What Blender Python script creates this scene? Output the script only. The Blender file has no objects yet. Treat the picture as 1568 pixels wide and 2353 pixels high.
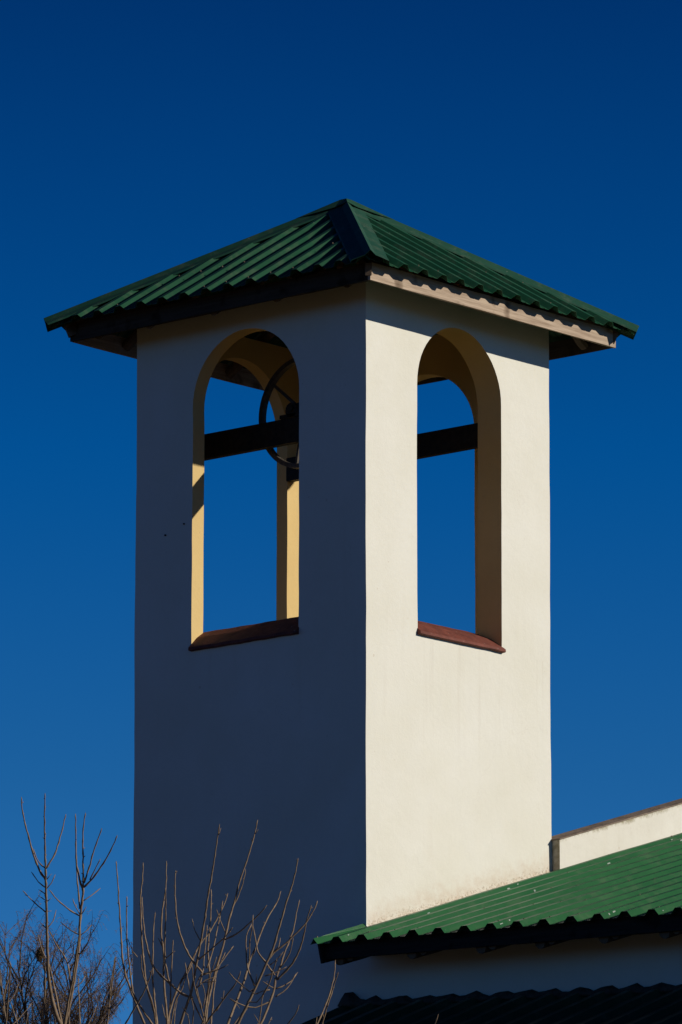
import bpy, bmesh, math, random
from mathutils import Vector, Matrix, noise

# ---------------------------------------------------------------- camera, sky, sun
S = bpy.context.scene
COL = S.collection
GZ = -10.35                                    # ground level (tower corner at eye height of the fit is z = 0)
YAW, PITCH = 0.85807, 0.206298
FL = 15000.0                                   # focal length in units of a 1568 x 2353 picture
CP = Vector((-38.8018, -33.27265, -8.75105))
FW = Vector((math.sin(YAW)*math.cos(PITCH), math.cos(YAW)*math.cos(PITCH), math.sin(PITCH)))
RT = Vector((math.cos(YAW), -math.sin(YAW), 0))
UP = RT.cross(FW)
cam_d = bpy.data.cameras.new('camera'); cam = bpy.data.objects.new('camera', cam_d); COL.objects.link(cam)
cam.matrix_world = Matrix(((RT.x, UP.x, -FW.x, CP.x), (RT.y, UP.y, -FW.y, CP.y), (RT.z, UP.z, -FW.z, CP.z), (0, 0, 0, 1)))
cam_d.sensor_fit = 'VERTICAL'; cam_d.sensor_height = 36; cam_d.sensor_width = 24
cam_d.lens = FL/2353*36; cam_d.clip_start = 0.5; cam_d.clip_end = 20000
S.camera = cam

SUN = Vector((0.487, -1.0, 0.495)).normalized()     # towards the sun
elev = math.asin(SUN.z)
world = bpy.data.worlds.new('World'); S.world = world; world.use_nodes = True
nt = world.node_tree; nt.nodes.clear()
sky = nt.nodes.new('ShaderNodeTexSky'); sky.sky_type = 'NISHITA'; sky.sun_disc = False
sky.sun_elevation = elev; sky.sun_rotation = math.atan2(SUN.x, SUN.y)
sky.altitude = 1500; sky.air_density = 1.0; sky.dust_density = 0.0; sky.ozone_density = 4.0
hs = nt.nodes.new('ShaderNodeHueSaturation'); hs.inputs['Saturation'].default_value = 1.25
gm = nt.nodes.new('ShaderNodeMix'); gm.data_type = 'RGBA'; gm.blend_type = 'MULTIPLY'; gm.inputs[0].default_value = 1.0
gm.inputs[7].default_value = (0.30, 0.62, 1.0, 1)
geo = nt.nodes.new('ShaderNodeTexCoord'); sep = nt.nodes.new('ShaderNodeSeparateXYZ')
mr = nt.nodes.new('ShaderNodeValToRGB')
bg = nt.nodes.new('ShaderNodeBackground'); bg.inputs['Strength'].default_value = 0.08
out = nt.nodes.new('ShaderNodeOutputWorld')
cr = mr.color_ramp
# deep polarised blue that clears a little towards the horizon
stops = [(0.0, (0.45, 0.45, 0.60)), (0.10, (0.8, 0.85, 0.85)), (0.128, (1.0, 1.07, 0.98)), (0.165, (0.62, 0.93, 0.84)), (0.214, (0.05, 0.80, 0.82)), (0.281, (0.02, 0.43, 0.51)),
         (0.40, (0.07, 0.15, 0.32)), (1.0, (0.09, 0.10, 0.225))]
while len(cr.elements) < len(stops): cr.elements.new(0.5)
for e_, (p_, c_) in zip(cr.elements, stops): e_.position = p_; e_.color = c_ + (1,)
g2 = nt.nodes.new('ShaderNodeMix'); g2.data_type = 'RGBA'; g2.blend_type = 'MULTIPLY'; g2.inputs[0].default_value = 1.0
L = nt.links.new
L(sky.outputs[0], hs.inputs['Color']); L(hs.outputs[0], gm.inputs[6]); L(gm.outputs[2], g2.inputs[6])
L(geo.outputs['Generated'], sep.inputs[0]); L(sep.outputs[2], mr.inputs[0]); L(mr.outputs[0], g2.inputs[7])
L(g2.outputs[2], bg.inputs[0]); L(bg.outputs[0], out.inputs[0])

sd = bpy.data.lights.new('sun', 'SUN'); sun = bpy.data.objects.new('sun', sd); COL.objects.link(sun)
sd.energy = 4.2; sd.angle = math.radians(0.5); sd.color = (1.0, 0.93, 0.80)
sun.rotation_euler = SUN.to_track_quat('Z', 'Y').to_euler(); sun.location = (20, -30, 30)

S.view_settings.view_transform = 'Standard'; S.view_settings.look = 'None'
S.view_settings.exposure = 0.0; S.view_settings.gamma = 1.0
S.render.engine = 'CYCLES'
S.cycles.max_bounces = 6

# ---------------------------------------------------------------- helpers
def unp(px, py, D):
    """point seen at picture place (px, py) at distance D along the view axis"""
    return CP + (FW + RT*((px-784)/FL) - UP*((py-1176.5)/FL))*D

def mk(name, bm, mat, parent=None, smooth=False):
    me = bpy.data.meshes.new(name); bm.to_mesh(me); bm.free()
    o = bpy.data.objects.new(name, me); COL.objects.link(o)
    for m in (mat if isinstance(mat, (list, tuple)) else [mat]): me.materials.append(m)
    if smooth:
        for p in me.polygons: p.use_smooth = True
    if parent is not None:
        o.parent = parent
        # world position of the parent chain (no rotations are used on parents)
        q = parent; off = Vector((0, 0, 0))
        while q is not None: off += q.location; q = q.parent
        for v in me.vertices: v.co -= off
    return o

def thing(name, label, cat, loc, group=None):
    o = bpy.data.objects.new(name, None); COL.objects.link(o); o.location = loc
    o.empty_display_size = 0.3
    o['label'] = label; o['category'] = cat
    if group: o['group'] = group
    return o

def box(bm, a, b, mi=0):
    vs = [bm.verts.new((x, y, z)) for x in (a[0], b[0]) for y in (a[1], b[1]) for z in (a[2], b[2])]
    for f in ((0,1,3,2), (4,6,7,5), (0,4,5,1), (2,3,7,6), (0,2,6,4), (1,5,7,3)):
        bm.faces.new([vs[i] for i in f]).material_index = mi
    return vs

def obox(bm, p, q, w, h, up=Vector((0,0,1)), seg=1, wob=0.0, seed=0):
    """box beam from p to q, width w sideways and height h"""
    p, q = Vector(p), Vector(q); d = (q-p).normalized(); s = d.cross(up).normalized(); u = s.cross(d)
    rings = []
    for i in range(seg+1):
        c = p.lerp(q, i/seg); r = []
        for a, b in ((-1,-1), (1,-1), (1,1), (-1,1)):
            jit = noise.noise_vector(Vector((c.x*1.7+seed, c.y*1.7, c.z+a*3+b)))*wob
            r.append(bm.verts.new(c + s*(a*w/2) + u*(b*h/2) + jit))
        rings.append(r)
    for i in range(seg):
        for k in range(4):
            bm.faces.new((rings[i][k], rings[i][(k+1)%4], rings[i+1][(k+1)%4], rings[i+1][k]))
    bm.faces.new(rings[0][::-1]); bm.faces.new(rings[-1])

def tube(bm, pts, rad, n=6, cap=True):
    rings = []; prev = None
    for i, p in enumerate(pts):
        d = (pts[min(i+1, len(pts)-1)] - pts[max(i-1, 0)])
        d = d.normalized() if d.length > 1e-9 else Vector((0,0,1))
        if prev is None:
            a = d.orthogonal().normalized()
        else:
            a = (prev - d*prev.dot(d)); a = a.normalized() if a.length > 1e-6 else d.orthogonal().normalized()
        prev = a; b = d.cross(a)
        r = rad[i] if isinstance(rad, (list, tuple)) else rad
        rings.append([bm.verts.new(p + (a*math.cos(t) + b*math.sin(t))*r) for t in [2*math.pi*k/n for k in range(n)]])
    for i in range(len(rings)-1):
        for k in range(n):
            bm.faces.new((rings[i][k], rings[i][(k+1)%n], rings[i+1][(k+1)%n], rings[i+1][k]))
    if cap and n > 2:
        bm.faces.new(rings[0][::-1]); bm.faces.new(rings[-1])

# ---------------------------------------------------------------- materials
def base(name, rough=0.8, spec=0.3):
    m = bpy.data.materials.new(name); m.use_nodes = True
    n = m.node_tree.nodes; b = n['Principled BSDF']
    b.inputs['Roughness'].default_value = rough; b.inputs['Specular IOR Level'].default_value = spec
    return m, m.node_tree, b

def nz(t, scale, detail=4, rough=0.5, vec=None, coord='Object', sc=None):
    n = t.nodes.new('ShaderNodeTexNoise'); n.inputs['Scale'].default_value = scale
    n.inputs['Detail'].default_value = detail; n.inputs['Roughness'].default_value = rough
    if vec is None:
        tc = t.nodes.new('ShaderNodeTexCoord'); vec = tc.outputs[coord]
        if coord == 'Object':
            g = t.nodes.new('ShaderNodeNewGeometry'); vec = g.outputs['Position']
    if sc:
        mp = t.nodes.new('ShaderNodeMapping'); mp.inputs['Scale'].default_value = sc
        t.links.new(vec, mp.inputs[0]); vec = mp.outputs[0]
    t.links.new(vec, n.inputs['Vector'])
    return n.outputs['Fac']

def ramp(t, fac, stops):
    r = t.nodes.new('ShaderNodeValToRGB'); e = r.color_ramp.elements
    while len(e) < len(stops): e.new(0.5)
    for k, (p, c) in enumerate(stops):
        e[k].position = p; e[k].color = tuple(c)+(1,) if len(c) == 3 else c
    t.links.new(fac, r.inputs[0]); return r.outputs[0]

def mixc(t, fac, a, b, mode='MIX'):
    m = t.nodes.new('ShaderNodeMix'); m.data_type = 'RGBA'; m.blend_type = mode
    if isinstance(fac, (int, float)): m.inputs[0].default_value = fac
    else: t.links.new(fac, m.inputs[0])
    for i, v in ((6, a), (7, b)):
        if isinstance(v, tuple): m.inputs[i].default_value = v+(1,) if len(v) == 3 else v
        else: t.links.new(v, m.inputs[i])
    return m.outputs[2]

def bump(t, b, fac, strength, dist):
    n = t.nodes.new('ShaderNodeBump'); n.inputs['Strength'].default_value = strength
    n.inputs['Distance'].default_value = dist; t.links.new(fac, n.inputs['Height'])
    t.links.new(n.outputs[0], b.inputs['Normal'])

def mathn(t, op, a, b=None):
    n = t.nodes.new('ShaderNodeMath'); n.operation = op
    for i, v in ((0, a), (1, b)):
        if v is None: continue
        if isinstance(v, (int, float)): n.inputs[i].default_value = v
        else: t.links.new(v, n.inputs[i])
    return n.outputs[0]

def plaster(name, c1, c2, stain=True, roofline=False, topline=False):
    m, t, b = base(name, 0.92, 0.15)
    col = ramp(t, nz(t, 1.3, 5, 0.6), [(0.35, c1), (0.7, c2)])
    fine = ramp(t, nz(t, 34, 6, 0.7), [(0.3, (0.965, 0.965, 0.965)), (0.65, (1, 1, 1))])
    col = mixc(t, 1.0, col, fine, 'MULTIPLY')
    if stain:
        # faint vertical run-off streaks
        st = ramp(t, nz(t, 1.0, 4, 0.6, sc=(7, 7, 0.5)), [(0.60, (0, 0, 0)), (0.78, (1, 1, 1))])
        col = mixc(t, mathn(t, 'MULTIPLY', st, 0.12), col, (0.52, 0.46, 0.36))
        sp = ramp(t, nz(t, 16, 2, 0.5), [(0.745, (0, 0, 0)), (0.765, (1, 1, 1))])
        col = mixc(t, mathn(t, 'MULTIPLY', sp, 0.3), col, (0.42, 0.30, 0.20))
    if roofline:
        # splash dirt close above the line where the roof meets the wall: z = -1.42 + 0.305 x
        g = t.nodes.new('ShaderNodeNewGeometry'); s = t.nodes.new('ShaderNodeSeparateXYZ'); t.links.new(g.outputs['Position'], s.inputs[0])
        h = mathn(t, 'SUBTRACT', mathn(t, 'ADD', s.outputs[2], 1.42), mathn(t, 'MULTIPLY', s.outputs[0], 0.305))
        near = t.nodes.new('ShaderNodeMapRange'); near.inputs[1].default_value = 0.42; near.inputs[2].default_value = 0.0
        t.links.new(h, near.inputs[0])
        outside = mathn(t, 'GREATER_THAN', s.outputs[0], 0.015)
        # only outside face of the right-hand wall (y close to 0)
        n2 = nz(t, 9, 6, 0.75)
        f = ramp(t, mathn(t, 'MULTIPLY', near.outputs[0], n2), [(0.25, (0, 0, 0)), (0.62, (1, 1, 1))])
        col = mixc(t, mathn(t, 'MULTIPLY', mathn(t, 'MULTIPLY', f, outside), 0.6), col, (0.50, 0.36, 0.24))
        f2 = ramp(t, mathn(t, 'MULTIPLY', near.outputs[0], nz(t, 45, 5, 0.8)), [(0.46, (0, 0, 0)), (0.53, (1, 1, 1))])
        col = mixc(t, mathn(t, 'MULTIPLY', mathn(t, 'MULTIPLY', f2, outside), 0.6), col, (0.22, 0.15, 0.09))
    if topline:
        # lichen and run-off just under the coping: z = -1.148 + 0.305 x
        g = t.nodes.new('ShaderNodeNewGeometry'); s = t.nodes.new('ShaderNodeSeparateXYZ'); t.links.new(g.outputs['Position'], s.inputs[0])
        h = mathn(t, 'SUBTRACT', mathn(t, 'MULTIPLY', s.outputs[0], 0.305), mathn(t, 'ADD', s.outputs[2], 1.148))
        near = t.nodes.new('ShaderNodeMapRange'); near.inputs[1].default_value = 0.11; near.inputs[2].default_value = 0.0
        t.links.new(h, near.inputs[0])
        f = ramp(t, mathn(t, 'MULTIPLY', near.outputs[0], nz(t, 7, 6, 0.8)), [(0.36, (0, 0, 0)), (0.56, (1, 1, 1))])
        col = mixc(t, mathn(t, 'MULTIPLY', f, 0.75), col, (0.24, 0.20, 0.10))
        f = ramp(t, nz(t, 12, 6, 0.8), [(0.55, (0, 0, 0)), (0.75, (1, 1, 1))])
        col = mixc(t, mathn(t, 'MULTIPLY', f, 0.25), col, (0.42, 0.36, 0.25))
    # thin hairline cracks in a few patches
    gp = t.nodes.new('ShaderNodeNewGeometry'); vo = t.nodes.new('ShaderNodeTexVoronoi'); vo.feature = 'DISTANCE_TO_EDGE'; vo.inputs['Scale'].default_value = 1.6
    nv = t.nodes.new('ShaderNodeTexNoise'); nv.inputs['Scale'].default_value = 5; nv.inputs['Detail'].default_value = 6; t.links.new(gp.outputs['Position'], nv.inputs['Vector'])
    ad = t.nodes.new('ShaderNodeVectorMath'); ad.operation = 'MULTIPLY_ADD'; ad.inputs[1].default_value = (0.35, 0.35, 0.35)
    t.links.new(nv.outputs['Color'], ad.inputs[0]); t.links.new(gp.outputs['Position'], ad.inputs[2]); t.links.new(ad.outputs[0], vo.inputs['Vector'])
    ck = ramp(t, vo.outputs['Distance'], [(0.0, (1, 1, 1)), (0.006, (0, 0, 0))])
    pm = ramp(t, nz(t, 1.1, 3, 0.5), [(0.50, (0, 0, 0)), (0.60, (1, 1, 1))])
    col = mixc(t, mathn(t, 'MULTIPLY', mathn(t, 'MULTIPLY', ck, pm), 0.10), col, (0.35, 0.28, 0.20))
    # rain-run dirt below the sills (z = 1.04)
    sz_ = t.nodes.new('ShaderNodeSeparateXYZ'); t.links.new(gp.outputs['Position'], sz_.inputs[0])
    dz = t.nodes.new('ShaderNodeMapRange'); dz.inputs[1].default_value = -0.5; dz.inputs[2].default_value = 1.05; dz.inputs[3].default_value = 0.0; dz.inputs[4].default_value = 1.0
    t.links.new(sz_.outputs[2], dz.inputs[0])
    below = mathn(t, 'LESS_THAN', sz_.outputs[2], 1.05)
    run = ramp(t, nz(t, 1.0, 3, 0.6, sc=(16, 16, 0.7)), [(0.56, (0, 0, 0)), (0.72, (1, 1, 1))])
    wx = ramp(t, sz_.outputs[0], [(0.60, (0, 0, 0)), (0.66, (1, 1, 1))])
    col = mixc(t, mathn(t, 'MULTIPLY', mathn(t, 'MULTIPLY', run, mathn(t, 'MULTIPLY', dz.outputs[0], below)), mathn(t, 'MULTIPLY', wx, 0.16)), col, (0.40, 0.33, 0.25))
    t.links.new(col, b.inputs['Base Color'])
    hgt = mathn(t, 'ADD', mathn(t, 'MULTIPLY', nz(t, 5, 4, 0.6), 1.0), mathn(t, 'MULTIPLY', nz(t, 70, 4, 0.7), 0.25))
    bump(t, b, hgt, 0.4, 0.012)
    return m

M_plaster = plaster('cream_plaster', (0.69, 0.67, 0.585), (0.735, 0.72, 0.655), True, True)
M_reveal = plaster('ochre_plaster', (0.63, 0.455, 0.20), (0.70, 0.515, 0.235), True)
M_plaster2 = plaster('cream_plaster_dirty', (0.67, 0.645, 0.57), (0.74, 0.72, 0.655), True, False, True)

def metal(name, c1, c2, rough=0.42, spec=0.3, dust=0.35, fleck=0.5):
    m, t, b = base(name, rough, spec)
    col = ramp(t, nz(t, 2.2, 5, 0.6), [(0.35, c1), (0.7, c2)])
    d = ramp(t, nz(t, 6, 6, 0.75), [(0.5, (0, 0, 0)), (0.8, (1, 1, 1))])
    col = mixc(t, mathn(t, 'MULTIPLY', d, dust), col, (0.16, 0.17, 0.12))
    fl = ramp(t, nz(t, 24, 3, 0.6), [(0.745, (0, 0, 0)), (0.765, (1, 1, 1))])
    col = mixc(t, mathn(t, 'MULTIPLY', fl, fleck), col, (0.55, 0.60, 0.55))
    t.links.new(col, b.inputs['Base Color'])
    rr = t.nodes.new('ShaderNodeMapRange'); rr.inputs[3].default_value = rough-0.08; rr.inputs[4].default_value = rough+0.25
    t.links.new(nz(t, 5, 4, 0.6), rr.inputs[0]); t.links.new(rr.outputs[0], b.inputs['Roughness'])
    bump(t, b, nz(t, 3.5, 3, 0.5), 0.15, 0.02)
    return m
M_roof = metal('green_painted_sheet', (0.007, 0.058, 0.027), (0.013, 0.080, 0.037))
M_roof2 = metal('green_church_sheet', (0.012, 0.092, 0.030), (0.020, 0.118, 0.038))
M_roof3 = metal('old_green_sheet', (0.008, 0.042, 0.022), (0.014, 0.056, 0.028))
M_cap = metal('hip_flashing', (0.010, 0.058, 0.036), (0.018, 0.072, 0.044), 0.55, 0.18, 0.45, 0.6)

def wood(name, c1, c2, axis_sc):
    m, t, b = base(name, 0.9, 0.08)
    g = nz(t, 1.0, 6, 0.7, sc=axis_sc)
    col = ramp(t, g, [(0.3, c1), (0.68, c2)])
    k = ramp(t, nz(t, 5.5, 2, 0.5), [(0.30, (0.45, 0.42, 0.40)), (0.42, (1, 1, 1))])
    col = mixc(t, 1.0, col, k, 'MULTIPLY')
    t.links.new(col, b.inputs['Base Color']); bump(t, b, g, 0.4, 0.006)
    return m
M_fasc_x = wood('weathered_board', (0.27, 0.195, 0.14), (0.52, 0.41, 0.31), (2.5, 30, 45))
M_fasc_y = wood('weathered_board_shaded', (0.035, 0.026, 0.02), (0.07, 0.052, 0.04), (30, 2.5, 45))  # same boards; shade of the left eave put into their colour
M_log = wood('rafter_wood', (0.10, 0.07, 0.05), (0.19, 0.14, 0.10), (8, 8, 8))
M_dark = wood('dark_board', (0.018, 0.015, 0.014), (0.04, 0.033, 0.03), (30, 2.5, 45))

def tiles():
    m, t, b = base('red_sill_tile', 0.75, 0.3)
    col = ramp(t, nz(t, 9, 5, 0.7), [(0.3, (0.09, 0.025, 0.017)), (0.7, (0.20, 0.055, 0.035))])
    fl = ramp(t, nz(t, 38, 3, 0.6), [(0.68, (0, 0, 0)), (0.74, (1, 1, 1))])
    col = mixc(t, mathn(t, 'MULTIPLY', fl, 0.6), col, (0.45, 0.33, 0.28))
    t.links.new(col, b.inputs['Base Color']); bump(t, b, nz(t, 25, 5, 0.7), 0.5, 0.01)
    return m
M_tile = tiles()

def simple(name, c1, c2, sc, rough=0.8, spec=0.3, bs=0.3, bd=0.01, metallic=0.0):
    m, t, b = base(name, rough, spec); b.inputs['Metallic'].default_value = metallic
    f = nz(t, sc, 5, 0.65)
    t.links.new(ramp(t, f, [(0.3, c1), (0.7, c2)]), b.inputs['Base Color']); bump(t, b, f, bs, bd)
    return m
M_steel = simple('dark_painted_steel', (0.010, 0.009, 0.008), (0.028, 0.024, 0.02), 20, 0.65, 0.15)
M_wheel = simple('bell_wheel_iron', (0.03, 0.028, 0.026), (0.09, 0.075, 0.06), 25, 0.42, 0.5)
M_bronze = simple('bell_bronze', (0.10, 0.08, 0.04), (0.18, 0.14, 0.07), 12, 0.45, 0.5, 0.2, 0.01, 0.8)
M_conc = simple('weathered_concrete', (0.15, 0.115, 0.09), (0.30, 0.235, 0.185), 7, 0.95, 0.1, 0.6, 0.03)
M_mortar = simple('dark_mortar', (0.035, 0.03, 0.026), (0.10, 0.085, 0.07), 14, 0.95, 0.05, 0.8, 0.03)
M_moss = simple('mossy_concrete', (0.22, 0.18, 0.10), (0.55, 0.48, 0.38), 11, 0.95, 0.1, 0.6, 0.03)  # moss and dirt, with bounced light on the end face put into the colour
M_bark = simple('young_bark', (0.14, 0.095, 0.065), (0.31, 0.225, 0.145), 30, 0.8, 0.2, 0.5, 0.004)
M_bark2 = simple('old_bark', (0.06, 0.045, 0.035), (0.12, 0.09, 0.06), 4, 0.9, 0.1)
M_twig = simple('weeping_twigs', (0.11, 0.075, 0.055), (0.21, 0.15, 0.11), 3, 0.9, 0.1)
M_nest = simple('nest_straw', (0.08, 0.05, 0.025), (0.20, 0.13, 0.06), 30, 0.95, 0.1, 0.8, 0.02)
M_ground = simple('dry_ground', (0.055, 0.038, 0.018), (0.09, 0.062, 0.03), 0.4, 0.95, 0.1, 0.5, 0.05)
M_scuff = simple('bare_scuffed_paint', (0.20, 0.27, 0.22), (0.42, 0.48, 0.43), 40)
M_hole_shade = simple('hole_shade', (0.01, 0.01, 0.01), (0.02, 0.02, 0.02), 30)

# ---------------------------------------------------------------- ground
bm = bmesh.new(); bmesh.ops.create_grid(bm, x_segments=60, y_segments=60, size=6000)
for v in bm.verts: v.co.z = GZ
g = mk('ground', bm, M_ground); g['kind'] = 'structure'

# ---------------------------------------------------------------- bell tower
W, WX = 2.5, 2.3375
TX, TY = 0.14, 0.25                 # thickness of the x = 0 wall and of the y = 0 wall
TX2, TY2 = 0.13, 0.12               # thickness of the two far walls
ZS, ZT = 1.065, 3.97                # back of sill height, wall top
tower = thing('bell_tower', 'cream plastered square bell tower with arched openings and a green corrugated hipped roof', 'bell tower', (WX/2, W/2, GZ))

def wob(p, a=0.0055):
    a *= max(0.0, min(1.0, (p.z+1.75)/0.5))          # dead flat where the church wall runs on
    n1 = noise.noise_vector(Vector((p.x*0.9, p.y*0.9, p.z*0.8)))
    n2 = noise.noise_vector(Vector((p.x*4+7, p.y*4, p.z*4)))
    return p + n1*a*1.3 + n2*a*0.55

def wall(name, mapf, width, ta, tb, th, ua, ub, zsp, rise, zsill):
    """one wall with an arched opening; mapf(u, d, z) gives the point at u along the wall, depth d inwards.
    ta/tb: thickness of the walls met at both ends (mitre)"""
    bm = bmesh.new()
    NW = 28; r = (ub-ua)/2; uc = (ua+ub)/2
    us_w = [uc - r*math.cos(math.pi*k/NW) for k in range(NW+1)]
    def arch(u): return zsp + rise*math.sqrt(max(0.0, 1-((u-uc)/r)**2))
    nl = max(2, int(ua/0.09)); nr = max(2, int((width-ub)/0.09))
    usL = [ua*k/nl for k in range(nl+1)]; usR = [ub+(width-ub)*k/nr for k in range(nr+1)]
    zlow = [GZ-0.2, -8, -6, -4] + [-3.4+0.12*k for k in range(int((zsill+3.4)/0.12))] + [zsill]
    zmid = [zsill + (zsp-zsill)*k/18 for k in range(19)]
    tk = [k/9 for k in range(10)]
    cache = {}
    def V(u, d, z):
        if d > 0:   # inner mitre
            if u <= ua: u2 = ta + (ua-ta)*(u/ua)
            elif u >= ub: u2 = width-tb - (width-tb-ub)*((width-u)/(width-ub))
            else: u2 = u
        else: u2 = u
        key = (round(u, 5), d > 0, round(z, 5))
        if key not in cache:
            p = mapf(u2, d, z); cache[key] = bm.verts.new(wob(p))
        return cache[key]
    def quad(a, b, mi):
        try: bm.faces.new(a if not b else a[::-1]).material_index = mi
        except ValueError: pass
    for d, inner in ((0.0, False), (th, True)):
        mi = 1 if inner else 0
        for us in (usL, usR):
            zz = zlow + zmid[1:] + [zsp + (ZT-zsp)*t for t in tk[1:]]
            for i in range(len(us)-1):
                for j in range(len(zz)-1):
                    quad((V(us[i], d, zz[j]), V(us[i+1], d, zz[j]), V(us[i+1], d, zz[j+1]), V(us[i], d, zz[j+1])), inner, mi)
        for i in range(NW):
            a, b = us_w[i], us_w[i+1]
            for j in range(len(zlow)-1):
                quad((V(a, d, zlow[j]), V(b, d, zlow[j]), V(b, d, zlow[j+1]), V(a, d, zlow[j+1])), inner, mi)
            for j in range(9):
                za0, za1 = arch(a)+(ZT-arch(a))*tk[j], arch(a)+(ZT-arch(a))*tk[j+1]
                zb0, zb1 = arch(b)+(ZT-arch(b))*tk[j], arch(b)+(ZT-arch(b))*tk[j+1]
                quad((V(a, d, za0), V(b, d, zb0), V(b, d, zb1), V(a, d, za1)), inner, mi)
    # jambs, soffit, sill bed and top
    loop = [(ua, z) for z in zmid[:-1]] + [(u, arch(u)) for u in us_w] + [(ub, z) for z in zmid[::-1][1:]]
    for (u1, z1), (u2, z2) in zip(loop[:-1], loop[1:]):
        quad((V(u1, 0, z1), V(u2, 0, z2), V(u2, th, z2), V(u1, th, z1)), False, 1)
    for i in range(NW):
        quad((V(us_w[i], 0, zsill), V(us_w[i+1], 0, zsill), V(us_w[i+1], th, zsill), V(us_w[i], th, zsill)), True, 1)
    bmesh.ops.recalc_face_normals(bm, faces=bm.faces)
    o = mk(name, bm, [M_plaster, M_reveal], tower, smooth=True)
    o.data.materials[0] = M_plaster
    # keep crisp edges at arrises
    md = o.modifiers.new('es', 'EDGE_SPLIT'); md.split_angle = math.radians(40)
    return o

wA = wall('wall', lambda u, d, z: Vector((d, u, z)), W, TY, TY2, TX, 0.713, 1.873, 3.07, 0.585, ZS-0.02)
wB = wall('wall', lambda u, d, z: Vector((u, d, z)), WX, TX, TX2, TY, 0.638, 1.706, 3.11, 0.555, ZS-0.02)
wC = wall('wall', lambda u, d, z: Vector((u, W-d, z)), WX, TX, TX2, TY2, 0.60, 1.756, 3.20, 0.58, ZS+0.02)
wD = wall('wall', lambda u, d, z: Vector((WX-d, u, z)), W, TY, TY2, TX2, 0.70, 1.86, 3.08, 0.57, ZS+0.02)
wA['label'] = 'shaded wall'; wB['label'] = 'sunlit wall'

# floor inside the belfry (concrete slab)
bm = bmesh.new(); box(bm, (TX+0.01, TY+0.01, 0.50), (WX-TX2-0.01, W-TY2-0.01, 0.62)); mk('floor_slab', bm, M_conc, tower)

# sills: sloping red tile courses
def sill(mapf, ua, ub, th, drop, z, proud=0.035):
    bm = bmesh.new(); n = 26
    rows = []
    prof = [(th+0.01, z-0.05), (th+0.01, z+drop*0.97), (th*0.45, z+drop*0.60), (-proud, z+0.002), (-proud-0.002, z-0.020), (-proud+0.006, z-0.024), (0.02, z-0.028)]
    for k in range(n+1):
        u = ua + (ub-ua)*k/n
        jz = noise.noise(Vector((u*7, z, th*9)))*0.003 + (0.002 if (k//3) % 2 else 0)
        rows.append([bm.verts.new(mapf(u, d, zz + jz)) for d, zz in prof])
    m = len(prof)
    for k in range(n):
        for j in range(m):
            bm.faces.new((rows[k][j], rows[k][(j+1)%m], rows[k+1][(j+1)%m], rows[k+1][j]))
    bm.faces.new(rows[0][::-1]); bm.faces.new(rows[-1])
    bmesh.ops.recalc_face_normals(bm, faces=bm.faces)
    mk('window_sill', bm, M_tile, tower)
sill(lambda u, d, z: Vector((d, u, z)), 0.709, 1.878, TX, 0.16, ZS)
sill(lambda u, d, z: Vector((u, d, z)), 0.634, 1.712, TY, 0.17, ZS)
sill(lambda u, d, z: Vector((u, W-d, z)), 0.59, 1.77, TY2, 0.10, ZS)
sill(lambda u, d, z: Vector((WX-d, u, z)), 0.69, 1.87, TX2, 0.10, ZS)

# dark discs in place of the shade inside small holes on the shaded wall
for (y, z, r) in ((2.168, 2.047, 0.008), (1.961, 2.114, 0.007)):
    bm = bmesh.new(); tube(bm, [Vector((0.01, y, z)), Vector((-0.009, y, z))], r, 8); mk('hole_disc', bm, M_hole_shade, tower)

# --- hipped roof in trapezoidal sheets
EX0, EX1, EY0, EY1 = -0.53, WX+0.505, -0.50, W+0.50
ZE = 3.845; APX = Vector((1.175, 1.225, 4.880))
PER = 0.24
def prof_pts(u0, u1, phase, per=PER, hgt=0.045, crest=0.055, flank=0.04):
    """breakpoints (u, h) of the rib profile between u0 and u1; a rib centre sits at phase"""
    pts = []
    k = math.floor((u0-phase)/per)-1
    while phase + k*per < u1+per:
        c = phase + k*per
        for du, h in ((-crest/2-flank, 0), (-crest/2, hgt), (crest/2, hgt), (crest/2+flank, 0)):
            pts.append((c+du, h))
        pts.append((c+per/2-0.012, 0.0)); pts.append((c+per/2, 0.006)); pts.append((c+per/2+0.012, 0.0))
        k += 1
    pts.sort(key=lambda q: q[0])
    return [q for q in pts if u0 < q[0] < u1]

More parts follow.
